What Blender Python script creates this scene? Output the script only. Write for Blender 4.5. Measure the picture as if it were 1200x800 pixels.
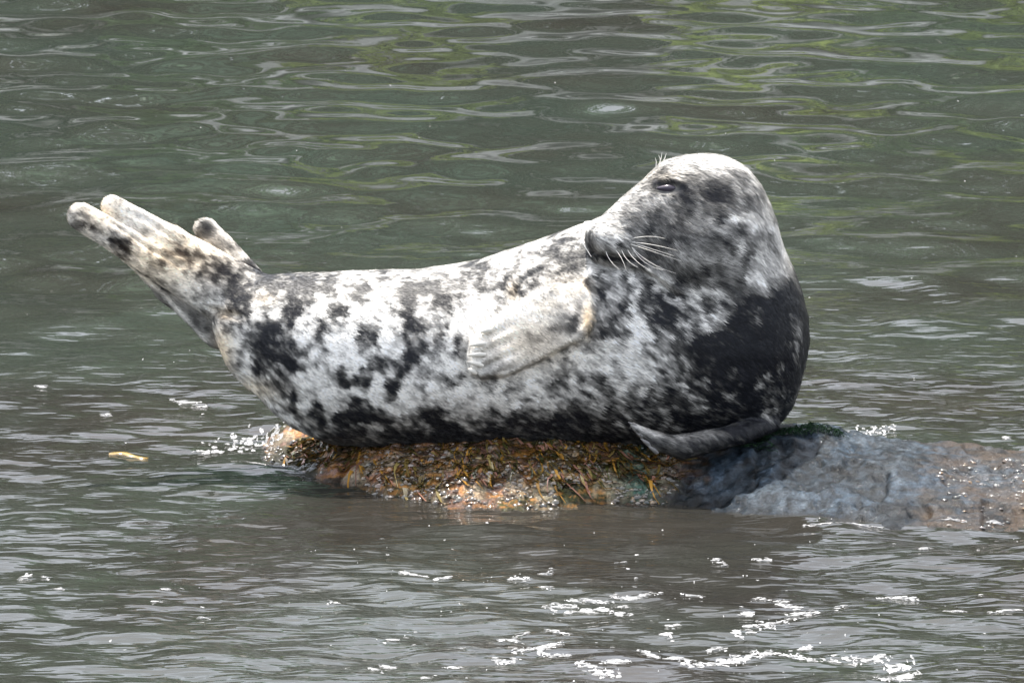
import bpy, math
import numpy as np
from mathutils import Vector

for o in list(bpy.data.objects):
    bpy.data.objects.remove(o)
scene = bpy.context.scene
COL = scene.collection
rng = np.random.default_rng(7)

# ------------------------------------------------------------------ camera, sky, sun, exposure
PITCH = math.radians(11.0)
DIST = 14.0                     # camera to the seal, metres
S = 0.0022                      # metres per photo pixel at the seal
C0Z = 0.338                     # height of the seal's middle above the water
SP, CP = math.sin(PITCH), math.cos(PITCH)

cam_data = bpy.data.cameras.new('camera')
cam = bpy.data.objects.new('camera', cam_data)
COL.objects.link(cam)
cam.location = (0, -DIST * CP, C0Z + DIST * SP)
cam.rotation_euler = (math.pi / 2 - PITCH, 0, 0)
cam_data.sensor_width = 36
cam_data.lens = 36.0 * DIST / (1200 * S)
cam_data.clip_start = 0.1
cam_data.clip_end = 3000
cam_data.dof.use_dof = True
cam_data.dof.focus_distance = DIST - 0.25
cam_data.dof.aperture_fstop = 24
scene.camera = cam

SUN_EL = math.radians(71)
SUN_AZ = math.radians(-14)      # from straight ahead (+Y), negative is left
sun_dir = Vector((math.sin(SUN_AZ) * math.cos(SUN_EL), math.cos(SUN_AZ) * math.cos(SUN_EL), math.sin(SUN_EL)))
world = bpy.data.worlds.new('World')
scene.world = world
world.use_nodes = True
wn = world.node_tree
wn.nodes.clear()
sky = wn.nodes.new('ShaderNodeTexSky')
sky.sky_type = 'NISHITA'
sky.sun_disc = False
sky.sun_elevation = SUN_EL
sky.sun_rotation = SUN_AZ
sky.air_density = 1.0
sky.dust_density = 3.0
bg = wn.nodes.new('ShaderNodeBackground')
bg.inputs['Strength'].default_value = 0.15
wo = wn.nodes.new('ShaderNodeOutputWorld')
hs = wn.nodes.new('ShaderNodeHueSaturation')      # a hazy, paler sky
hs.inputs['Saturation'].default_value = 0.42
wn.links.new(sky.outputs[0], hs.inputs['Color'])
wn.links.new(hs.outputs[0], bg.inputs[0])
wn.links.new(bg.outputs[0], wo.inputs[0])

sun_data = bpy.data.lights.new('sun', 'SUN')
sun_data.energy = 2.5
sun_data.angle = math.radians(0.53)
sun_data.color = (1.0, 0.95, 0.87)
sun = bpy.data.objects.new('sun', sun_data)
COL.objects.link(sun)
sun.location = sun_dir * 50
sun.rotation_euler = (-sun_dir).to_track_quat('-Z', 'Y').to_euler()

scene.view_settings.view_transform = 'Standard'
scene.view_settings.look = 'None'
scene.view_settings.exposure = 1.8
scene.view_settings.gamma = 1.0
scene.cycles.use_denoising = True
scene.cycles.sample_clamp_indirect = 6.0

# ------------------------------------------------------------------ helpers
def wpos(x, y, w):
    """photo-plane layout units (x right, y down, w towards the viewer) -> metres"""
    x = np.asarray(x, float); y = np.asarray(y, float); w = np.asarray(w, float)
    u = (x - 600) * S; v = (400 - y) * S; d = w * S
    return np.stack([u + 0 * v, v * SP - d * CP, C0Z + v * CP + d * SP], -1)

def water_xy(px, py):
    """a point of the water surface that the photo shows at px, py"""
    px = np.asarray(px, float); py = np.asarray(py, float)
    dx = (px - 600) * S; dv = (400 - py) * S
    dy = DIST * CP + dv * SP; dz = -DIST * SP + dv * CP
    t = -(C0Z + DIST * SP) / dz
    return dx * t, -DIST * CP + dy * t

def _hash(i, j, k, seed):
    n = (i.astype(np.uint32) * np.uint32(374761393) + j.astype(np.uint32) * np.uint32(668265263)
         + k.astype(np.uint32) * np.uint32(2147483647 - 58) + np.uint32((seed * 1442695041) & 0xffffffff))
    n = (n ^ (n >> np.uint32(13))) * np.uint32(1274126177)
    n = (n ^ (n >> np.uint32(16))) * np.uint32(2246822519)
    n = n ^ (n >> np.uint32(15))
    return n.astype(np.float64) / 4294967295.0

def noise(x, y, z=None, seed=1):
    x = np.asarray(x, float); y = np.asarray(y, float)
    z = np.zeros_like(x) if z is None else np.asarray(z, float)
    xi = np.floor(x); yi = np.floor(y); zi = np.floor(z)
    fx, fy, fz = x - xi, y - yi, z - zi
    fx = fx * fx * fx * (fx * (fx * 6 - 15) + 10)
    fy = fy * fy * fy * (fy * (fy * 6 - 15) + 10)
    fz = fz * fz * fz * (fz * (fz * 6 - 15) + 10)
    xi = xi.astype(np.int64); yi = yi.astype(np.int64); zi = zi.astype(np.int64)
    r = 0
    for a in (0, 1):
        for b in (0, 1):
            for c in (0, 1):
                r = r + _hash(xi + a, yi + b, zi + c, seed) * (fx if a else 1 - fx) * (fy if b else 1 - fy) * (fz if c else 1 - fz)
    return r * 2 - 1

def fbm(x, y, z=None, seed=1, octaves=4, gain=0.5):
    r, a, f = 0, 1.0, 1.0
    for o in range(octaves):
        r = r + a * noise(x * f, y * f, None if z is None else z * f, seed + o * 17)
        a *= gain; f *= 2.03
    return r

def sstep(a, b, x):
    t = np.clip((x - a) / (b - a), 0, 1)
    return t * t * (3 - 2 * t)

def mesh_np(name, co, faces, smooth=True):
    """faces: (n,3) or (n,4) int array"""
    me = bpy.data.meshes.new(name)
    co = np.ascontiguousarray(co, np.float32); faces = np.ascontiguousarray(faces, np.int32)
    k = faces.shape[1]
    me.vertices.add(len(co)); me.vertices.foreach_set('co', co.ravel())
    me.loops.add(faces.size); me.loops.foreach_set('vertex_index', faces.ravel())
    me.polygons.add(len(faces))
    me.polygons.foreach_set('loop_start', np.arange(0, faces.size, k, dtype=np.int32))
    me.polygons.foreach_set('loop_total', np.full(len(faces), k, np.int32))
    me.polygons.foreach_set('use_smooth', np.full(len(faces), smooth, bool))
    me.update(calc_edges=True)
    me.validate()
    return me

def set_color(me, name, rgb):
    a = me.attributes.new(name, 'FLOAT_COLOR', 'POINT')
    c = np.ones((len(rgb), 4), np.float32); c[:, :3] = rgb
    a.data.foreach_set('color', c.ravel())

def set_float(me, name, val):
    a = me.attributes.new(name, 'FLOAT', 'POINT')
    a.data.foreach_set('value', np.ascontiguousarray(val, np.float32))

def obj(name, me, mat=None, parent=None, **props):
    o = bpy.data.objects.new(name, me)
    COL.objects.link(o)
    if mat is not None and me is not None:
        me.materials.append(mat)
    if parent is not None:
        o.parent = parent
    for k, v in props.items():
        o[k] = v
    return o

class Mat:
    def __init__(self, name):
        self.m = bpy.data.materials.new(name)
        self.m.use_nodes = True
        self.t = self.m.node_tree
        self.b = self.t.nodes['Principled BSDF']
        self.out = self.t.nodes['Material Output']
    def n(self, kind, **inp):
        nd = self.t.nodes.new(kind)
        for k, v in inp.items():
            k2 = k.replace('_', ' ')
            if k2 in nd.inputs:
                nd.inputs[k2].default_value = v
            else:
                setattr(nd, k, v)
        return nd
    def link(self, a, b):
        self.t.links.new(a, b)
    def set(self, **kw):
        for k, v in kw.items():
            self.b.inputs[k.replace('_', ' ')].default_value = v
        return self

def ramp(M, fac, stops):
    r = M.t.nodes.new('ShaderNodeValToRGB')
    e = r.color_ramp.elements
    while len(e) < len(stops):
        e.new(0.5)
    for el, (p, c) in zip(e, stops):
        el.position = p; el.color = (*c, 1)
    M.link(fac, r.inputs[0])
    return r.outputs[0]

# ------------------------------------------------------------------ materials
def make_materials():
    D = {}
    # seal coat: the markings, with some light and shade in them, are stored on the mesh, the shader adds hair grain
    M = Mat('seal_coat'); at = M.n('ShaderNodeAttribute', attribute_name='coat')
    tc = M.n('ShaderNodeTexCoord')
    mp = M.n('ShaderNodeMapping'); mp.inputs['Rotation'].default_value = (0, math.radians(35), 0); mp.inputs['Scale'].default_value = (60, 120, 420)
    M.link(tc.outputs['Object'], mp.inputs[0])
    nz = M.n('ShaderNodeTexNoise', Scale=1.0, Detail=3.0); M.link(mp.outputs[0], nz.inputs['Vector'])
    mr = M.n('ShaderNodeMapRange'); mr.inputs['To Min'].default_value = 0.72; mr.inputs['To Max'].default_value = 1.28
    M.link(nz.outputs['Fac'], mr.inputs['Value'])
    mx = M.n('ShaderNodeVectorMath', operation='SCALE'); M.link(at.outputs['Color'], mx.inputs[0]); M.link(mr.outputs[0], mx.inputs['Scale'])
    M.link(mx.outputs[0], M.b.inputs['Base Color'])
    bp = M.n('ShaderNodeBump', Strength=0.35, Distance=0.004); M.link(nz.outputs['Fac'], bp.inputs['Height']); M.link(bp.outputs[0], M.b.inputs['Normal'])
    M.set(Roughness=0.5, Specular_IOR_Level=0.25)
    M.b.inputs['Sheen Weight'].default_value = 0.15
    D['coat'] = M.m
    M = Mat('seal_hair'); at = M.n('ShaderNodeAttribute', attribute_name='coat')
    M.link(at.outputs['Color'], M.b.inputs['Base Color']); M.set(Roughness=0.5, Specular_IOR_Level=0.22)
    D['hair'] = M.m
    M = Mat('eye_dark'); M.set(Base_Color=(0.055, 0.046, 0.060, 1), Roughness=0.14, Specular_IOR_Level=0.4); D['eye'] = M.m
    M = Mat('whisker'); M.set(Base_Color=(0.75, 0.72, 0.66, 1), Roughness=0.35); D['whisker'] = M.m
    M = Mat('claw'); nz = M.n('ShaderNodeTexNoise', Scale=60.0)
    M.link(ramp(M, nz.outputs['Fac'], [(0.3, (0.55, 0.50, 0.42)), (0.7, (0.74, 0.72, 0.66))]), M.b.inputs['Base Color']); M.set(Roughness=0.35); D['claw'] = M.m
    M = Mat('dark_claw'); nz = M.n('ShaderNodeTexNoise', Scale=60.0)
    M.link(ramp(M, nz.outputs['Fac'], [(0.3, (0.06, 0.06, 0.065)), (0.7, (0.22, 0.21, 0.20))]), M.b.inputs['Base Color']); M.set(Roughness=0.3); D['dark_claw'] = M.m

    # water
    M = Mat('river_water')
    tc = M.n('ShaderNodeTexCoord'); at = M.n('ShaderNodeAttribute', attribute_name='chop')
    mp = M.n('ShaderNodeMapping'); mp.inputs['Scale'].default_value = (7, 24, 12)
    M.link(tc.outputs['Object'], mp.inputs[0])
    nz = M.n('ShaderNodeTexNoise', Scale=1.0, Detail=2.0, Roughness=0.5); M.link(mp.outputs[0], nz.inputs['Vector'])
    mul = M.n('ShaderNodeMath', operation='MULTIPLY'); M.link(nz.outputs['Fac'], mul.inputs[0]); M.link(at.outputs['Fac'], mul.inputs[1])
    bp = M.n('ShaderNodeBump', Strength=1.0, Distance=0.011); M.link(mul.outputs[0], bp.inputs['Height']); M.link(bp.outputs[0], M.b.inputs['Normal'])
    nz2 = M.n('ShaderNodeTexNoise', Scale=0.9, Detail=3.0); M.link(tc.outputs['Object'], nz2.inputs['Vector'])
    ad = M.n('ShaderNodeMath', operation='MULTIPLY_ADD'); M.link(at.outputs['Fac'], ad.inputs[0]); ad.inputs[1].default_value = 0.30; M.link(nz2.outputs['Fac'], ad.inputs[2])
    M.link(ramp(M, ad.outputs[0], [(0.35, (0.025, 0.031, 0.025)), (0.62, (0.025, 0.027, 0.022)), (0.74, (0.020, 0.019, 0.016)), (0.95, (0.030, 0.026, 0.021))]), M.b.inputs['Base Color'])
    M.set(Roughness=0.02, IOR=1.333, Specular_IOR_Level=0.5)
    D['water'] = M.m
    M = Mat('foam'); M.set(Base_Color=(0.36, 0.36, 0.36, 1), Roughness=0.4)
    nq = M.n('ShaderNodeTexNoise', Scale=120.0, Detail=3.0); ma = M.n('ShaderNodeMapRange'); ma.inputs['From Min'].default_value = 0.35; ma.inputs['From Max'].default_value = 0.6
    ma.inputs['To Min'].default_value = 0.15; ma.inputs['To Max'].default_value = 0.95; M.link(nq.outputs['Fac'], ma.inputs['Value']); M.link(ma.outputs[0], M.b.inputs['Alpha'])
    nz = M.n('ShaderNodeTexNoise', Scale=260.0, Detail=2.0); bp = M.n('ShaderNodeBump', Strength=0.6, Distance=0.003)
    M.link(nz.outputs['Fac'], bp.inputs['Height']); M.link(bp.outputs[0], M.b.inputs['Normal']); D['foam'] = M.m

    # rock: tint stored on the mesh, fine grain in the shader
    M = Mat('wet_rock'); at = M.n('ShaderNodeAttribute', attribute_name='tint'); tc = M.n('ShaderNodeTexCoord')
    nz = M.n('ShaderNodeTexNoise', Scale=130.0, Detail=5.0, Roughness=0.65); M.link(tc.outputs['Object'], nz.inputs['Vector'])
    mr = M.n('ShaderNodeMapRange'); mr.inputs['From Min'].default_value = 0.3; mr.inputs['From Max'].default_value = 0.7
    mr.inputs['To Min'].default_value = 0.35; mr.inputs['To Max'].default_value = 1.8; M.link(nz.outputs['Fac'], mr.inputs['Value'])
    mx = M.n('ShaderNodeVectorMath', operation='SCALE'); M.link(at.outputs['Color'], mx.inputs[0]); M.link(mr.outputs[0], mx.inputs['Scale'])
    M.link(mx.outputs[0], M.b.inputs['Base Color'])
    bp = M.n('ShaderNodeBump', Strength=0.6, Distance=0.006); M.link(nz.outputs['Fac'], bp.inputs['Height']); M.link(bp.outputs[0], M.b.inputs['Normal'])
    M.set(Roughness=0.45, Specular_IOR_Level=0.06)
    M.b.inputs['Coat Weight'].default_value = 0.10; M.b.inputs['Coat Roughness'].default_value = 0.06; M.link(bp.outputs[0], M.b.inputs['Coat Normal'])
    D['rock'] = M.m
    M = Mat('shells'); at = M.n('ShaderNodeAttribute', attribute_name='tint')
    M.link(at.outputs['Color'], M.b.inputs['Base Color']); M.set(Roughness=0.12, Specular_IOR_Level=0.9); D['shells'] = M.m
    M = Mat('algae'); at = M.n('ShaderNodeAttribute', attribute_name='tint')
    M.link(at.outputs['Color'], M.b.inputs['Base Color']); M.set(Roughness=0.25, Specular_IOR_Level=0.6); D['algae'] = M.m
    M = Mat('weed'); nz = M.n('ShaderNodeTexNoise', Scale=30.0)
    M.link(ramp(M, nz.outputs['Fac'], [(0.35, (0.13, 0.08, 0.015)), (0.65, (0.28, 0.18, 0.03))]), M.b.inputs['Base Color']); M.set(Roughness=0.25); D['weed'] = M.m

    # far bank (seen in the water's reflection)
    M = Mat('bank_ground'); tc = M.n('ShaderNodeTexCoord')
    nz = M.n('ShaderNodeTexNoise', Scale=1.1, Detail=5.0, Roughness=0.6); M.link(tc.outputs['Object'], nz.inputs['Vector'])
    M.link(ramp(M, nz.outputs['Fac'], [(0.34, (0.05, 0.055, 0.045)), (0.44, (0.26, 0.25, 0.22)), (0.53, (0.56, 0.54, 0.49)), (0.58, (0.10, 0.12, 0.07)), (0.68, (0.07, 0.11, 0.05))]), M.b.inputs['Base Color'])
    M.set(Roughness=0.9); D['bank'] = M.m
    M = Mat('bank_leaves'); at = M.n('ShaderNodeAttribute', attribute_name='tint')
    M.link(at.outputs['Color'], M.b.inputs['Base Color']); M.set(Roughness=0.6)
    tr = M.n('ShaderNodeBsdfTranslucent'); M.link(at.outputs['Color'], tr.inputs['Color'])
    mxs = M.n('ShaderNodeMixShader'); mxs.inputs[0].default_value = 0.4
    M.link(M.b.outputs[0], mxs.inputs[1]); M.link(tr.outputs[0], mxs.inputs[2]); M.link(mxs.outputs[0], M.out.inputs['Surface'])
    D['leaves'] = M.m
    return D
MT = make_materials()

# ------------------------------------------------------------------ water
def wave_set(n, lmin, lmax, seed, slope, ang0=None, spread=math.pi):
    r = np.random.default_rng(seed)
    lam = np.exp(r.uniform(math.log(lmin), math.log(lmax), n))
    ang = r.uniform(0, 2 * math.pi, n) if ang0 is None else r.normal(ang0, spread, n)
    k = 2 * math.pi / lam
    amp = slope / k * math.sqrt(2.0 / n)
    return k * np.cos(ang), k * np.sin(ang), amp, r.uniform(0, 2 * math.pi, n)

SWELL = wave_set(40, 0.24, 0.95, 3, 0.080)
RIPPLE = wave_set(56, 0.07, 0.30, 5, 0.105, math.pi / 2, 0.7)

def _waves(ws, x, y):
    h = np.zeros_like(x)
    for kx, ky, a, p in zip(*ws):
        h += a * np.sin(kx * x + ky * y + p)
    return h

def chop_mask(x, y):
    """0 on the smooth pool behind the seal, 1 in the running water in front"""
    m = 1 - sstep(-0.5, 5.0, y + 1.3 * fbm(x * 0.6, y * 0.4, seed=21, octaves=3) - 0.35 * x)
    return np.clip(m, 0, 1)

def water_h(x, y):
    c = chop_mask(x, y)
    far = 1 / (1 + (np.maximum(np.abs(x) - 3, 0) / 6) ** 2 + (np.maximum(y - 11, 0) / 8) ** 2 + (np.maximum(-3.5 - y, 0) / 6) ** 2)
    wob = 0.55 + 0.45 * fbm(x * 0.5 + 3, y * 0.4, seed=33, octaves=2)
    h = _waves(SWELL, x, y) * (1 - 0.45 * c) * (0.6 + 0.5 * wob)
    h = h + _waves(RIPPLE, x, y) * (0.03 + 0.97 * c) * (0.7 + 0.4 * wob)
    return h * far

def build_water():
    def axis(a, b, step, far):
        core = np.arange(a, b + step * 0.5, step)
        g, d = [], step
        lo, hi = [], []
        p, q = a, b
        while q - b < far:
            d *= 1.13; p -= d; q += d
            lo.append(p); hi.append(q)
        return np.concatenate([np.array(lo[::-1]), core, np.array(hi)])
    xs = axis(-3.0, 3.0, 0.019, 400); ys = axis(-3.4, 10.6, 0.0155, 400)
    X, Y = np.meshgrid(xs, ys, indexing='ij')
    Z = water_h(X, Y)
    nx, ny = X.shape
    co = np.stack([X, Y, Z], -1).reshape(-1, 3)
    i = np.arange(nx * ny).reshape(nx, ny)
    f = np.stack([i[:-1, :-1], i[1:, :-1], i[1:, 1:], i[:-1, 1:]], -1).reshape(-1, 4)
    me = mesh_np('water', co, f)
    c = chop_mask(X, Y).ravel()
    set_float(me, 'chop', 0.02 + 0.98 * c * (0.75 + 0.25 * np.clip(fbm(X * 0.8, Y * 0.6, seed=71, octaves=2), -1, 1).ravel()))
    obj('water', me, MT['water'], kind='structure')
build_water()

# ------------------------------------------------------------------ far bank, outside the frame but mirrored in the water
def build_bank():
    xs = np.linspace(-60, 60, 240); ys = np.concatenate([np.linspace(15.0, 22, 50), np.linspace(23, 120, 30)])
    X, Y = np.meshgrid(xs, ys, indexing='ij')
    edge = 16.2 + 1.2 * fbm(X * 0.12, Y * 0, seed=41, octaves=3)
    d = Y - edge
    Z = np.where(d < 0, d * 0.5, 2.0 * (1 - np.exp(-d / 1.0)) + 0.30 * np.maximum(d, 0))
    Z = np.minimum(Z, 12)
    Z += 0.45 * fbm(X * 0.7, Y * 0.7, seed=42, octaves=4) * sstep(-0.6, 0.6, d)
    nx, ny = X.shape
    i = np.arange(nx * ny).reshape(nx, ny)
    f = np.stack([i[:-1, :-1], i[1:, :-1], i[1:, 1:], i[:-1, 1:]], -1).reshape(-1, 4)
    obj('river_bank', mesh_np('river_bank', np.stack([X, Y, Z], -1).reshape(-1, 3), f), MT['bank'], kind='structure')
    # woodland and undergrowth: leaf clumps
    P, C, R = [], [], []
    r = np.random.default_rng(12)
    SUNNY, MID, DARK, TREE = (0.42, 0.50, 0.15), (0.18, 0.27, 0.12), (0.032, 0.075, 0.046), (0.14, 0.22, 0.15)  # SUNNY carries sunlit brightness in the leaf colour
    bushes = [(-5.5, 17.6, 1.5, DARK), (-4.0, 17.4, 1.3, MID), (-2.9, 17.8, 1.5, DARK), (-1.7, 17.2, 0.9, MID), (-0.7, 17.5, 1.2, SUNNY), (0.5, 17.9, 1.5, DARK),
              (1.5, 17.3, 1.0, SUNNY), (2.4, 17.7, 1.4, MID), (3.2, 17.2, 1.0, SUNNY), (4.4, 17.6, 1.5, SUNNY), (5.6, 17.5, 1.4, DARK)]
    for q in range(-16, 17):
        if abs(q) > 5:
            bushes.append((q * 1.25 + r.uniform(-0.3, 0.3), r.uniform(17.2, 17.9), r.uniform(1.0, 1.7), (DARK, MID, SUNNY)[q % 3]))
        bushes.append((q * 1.25 + r.uniform(-0.4, 0.4), r.uniform(18.4, 19.0), r.uniform(1.4, 2.0), (DARK, TREE, MID, DARK, SUNNY if q > 0 else MID)[q % 5]))
    for q in range(-18, 19):
        bushes.append((q * 1.15 + r.uniform(-0.3, 0.3), r.uniform(19.8, 21.6), r.uniform(5.6, 7.4), np.array(TREE) * (0.45, 1.0, 1.7)[q % 3]))
    for k, (cx, cy, h, base) in enumerate(bushes):
        low = h < 3
        zc = (0.75 + 0.6 * (cy - 17.0) + h * 0.2) if low else 1.5 + 0.5 * h
        n = 700 if low else 2600
        q = r.normal(0, 1, (n, 3)); q /= np.linalg.norm(q, axis=1)[:, None]
        rad = r.uniform(0.45, 1.0, n) ** 0.5
        q *= rad[:, None] * (1 + 0.35 * noise(q[:, 0] * 2.2 + k, q[:, 1] * 2.2, q[:, 2] * 2.2, seed=51))[:, None]
        ax = np.array([max(0.7, h * 0.52) if low else 1.9, h * 0.45, h * 0.52])
        P.append(q * ax + [cx, cy, zc])
        C.append(np.array(base) * r.uniform(0.7, 1.35, (n, 1)))
        R.append(np.full(n, 0.09 if low else 0.15))
    P = np.concatenate(P); C = np.concatenate(C); R = np.concatenate(R)[:, None]
    n = len(P)
    a = r.normal(0, 1, (n, 3)); a /= np.linalg.norm(a, axis=1)[:, None]
    b = np.cross(a, r.normal(0, 1, (n, 3))); b /= np.linalg.norm(b, axis=1)[:, None]
    co = np.stack([P + a * R, P + b * R * 0.6, P - a * R, P - b * R * 0.6], 1).reshape(-1, 3)
    f = np.arange(4 * n).reshape(-1, 4)
    me = mesh_np('bank_woodland', co, f, False)
    set_color(me, 'tint', np.repeat(C, 4, 0))
    obj('bank_woodland', me, MT['leaves'], label='green woodland and undergrowth on the far bank mirrored in the water', category='woodland', kind='stuff')
build_bank()

# ------------------------------------------------------------------ rock
RX = np.array([180, 240, 320, 400, 450, 560, 650, 730, 800, 830, 870, 960, 1060, 1200, 1330, 1450, 1540])
RYF = np.array([.42, .30, .07, -.16, -.335, -.45, -.45, -.40, -.39, -.43, -.50, -.64, -.70, -.635, -.62, -.45, -.2])
RHC = np.array([-.09, -.05, .010, .062, .090, .100, .104, .100, .092, .092, .096, .100, .070, .046, .05, .03, -.02])
RYC = np.array([.50, .42, .32, .10, .0, -.14, -.15, -.12, -.08, -.06, -.06, -.04, -.06, -.10, -.05, 0, .05])
RYB = np.array([.62, .60, .62, .60, .6, .6, .6, .6, .6, .55, .45, .28, .22, .20, .3, .3, .3])

def rock_h(x, y, detail=True):
    px = x / S + 600
    wob = 0.05 * fbm(x * 2.2, y * 2.2, seed=61, octaves=3)
    yf = np.interp(px, RX, RYF) + wob * 0.6; hc = np.interp(px, RX, RHC); yc = np.interp(px, RX, RYC); yb = np.interp(px, RX, RYB)
    s = (y - yf) / np.maximum(yc - yf, 0.05)
    s1 = np.clip(s, 0, 1)
    h = hc * (1 - (1 - s1) ** 1.9)
    h = np.where(s < 0, (y - yf) * 0.35, h)
    back = np.clip((y - yc - 0.08) / (yb - yc), 0, 2.5)
    h = np.where(y > yc, hc - (np.abs(hc) + 0.02) * back ** 1.6, h)
    h = h + np.minimum(hc, 0) * 1.5
    if detail:
        left = 1 - sstep(770, 850, px)
        h = h + 0.012 * fbm(x * 5, y * 4, seed=62, octaves=4) + 0.004 * fbm(x * 30, y * 22, seed=64, octaves=3)
        h = h + left * (0.012 * (np.abs(fbm(x * 13, y * 9, seed=63, octaves=3)) - 0.3) + 0.009 * np.abs(fbm(x * 26 + y * 18, y * 40 - x * 12, seed=67, octaves=4)))
        pit = sstep(0.36, 0.7, fbm(x * 9 + 9, y * 5.5, seed=65, octaves=3)) + 0.25 * np.abs(fbm(x * 16, y * 9, seed=66, octaves=4))
        h = h - (1 - left) * 0.011 * pit + (1 - left) * 0.0026 * fbm(x * 52, y * 40, seed=69, octaves=3)
    return h

def rock_tint(x, y, z):
    px = x / S + 600
    n1 = fbm(x * 9, y * 6, seed=81, octaves=4); n2 = fbm(x * 22, y * 15, seed=82, octaves=3); n3 = fbm(x * 5, y * 4, seed=83, octaves=3)
    c = np.zeros(x.shape + (3,))
    pink = np.array([.26, .155, .12]); org = np.array([.33, .15, .04]); olive = np.array([.055, .055, .02]); tan = np.array([.34, .29, .20])
    c[:] = pink
    def mix(c, col, m):
        m = np.clip(m, 0, 1)[..., None]
        return c * (1 - m) + np.array(col) * m
    n4 = fbm(x * 26, y * 40 + z * 120, seed=84, octaves=4)
    c = mix(c, olive, sstep(-0.25, 0.3, n1 + 0.5 * n4))
    c = mix(c, org, sstep(0.05, 0.45, n4) * 0.8)
    c = mix(c, [.03, .03, .018], sstep(0.1, 0.5, -n4) * 0.8)
    c = mix(c, tan, sstep(0.15, 0.5, -n2) * 0.6)
    c = mix(c, [.045, .042, .02], (1 - sstep(380, 470, px)) * sstep(-.7, .1, n1))
    grey = np.zeros_like(c); grey[:] = [.022, .029, .036]
    grey = mix(grey, [.012, .014, .015], sstep(0.0, 0.5, n3 + 0.4 * n2))
    grey = mix(grey, [.045, .050, .054], sstep(0.1, 0.5, -n1) * 0.6)
    grey = mix(grey, [.03, .06, .045], sstep(.02, .10, y) * 0.7 * (1 - sstep(960, 1010, px)))
    crack = sstep(0.30, 0.6, fbm(x * 9 + 9, y * 5.5, seed=65, octaves=3)) + sstep(0.10, 0.02, np.abs(fbm(x * 7, y * 6, seed=68, octaves=4)))
    grey = mix(grey, [.008, .009, .009], crack * 0.55)
    grey = grey * (1 + 0.75 * np.clip(fbm(x * 55, y * 42, seed=70, octaves=3), -0.9, 1.2))[..., None]
    grey = grey * np.array([0.86, 0.93, 1.0])
    right = sstep(740, 830, px + 40 * n3)
    c = c * (1 - right[..., None]) + grey * right[..., None]
    c = c * (0.78 + 0.22 * right[..., None])
    teal = np.exp(-((px - 748) / 26) ** 2) * sstep(-.2, .3, n1 + n4)
    c = mix(c, [.03, .075, .06], teal * 0.9)
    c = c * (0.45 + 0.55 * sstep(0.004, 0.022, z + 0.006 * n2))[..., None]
    end = sstep(1060, 1200, px + 60 * n1 + 40 * n4)
    c = mix(c, [.055, .038, .024], end * 0.7)
    return c

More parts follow.
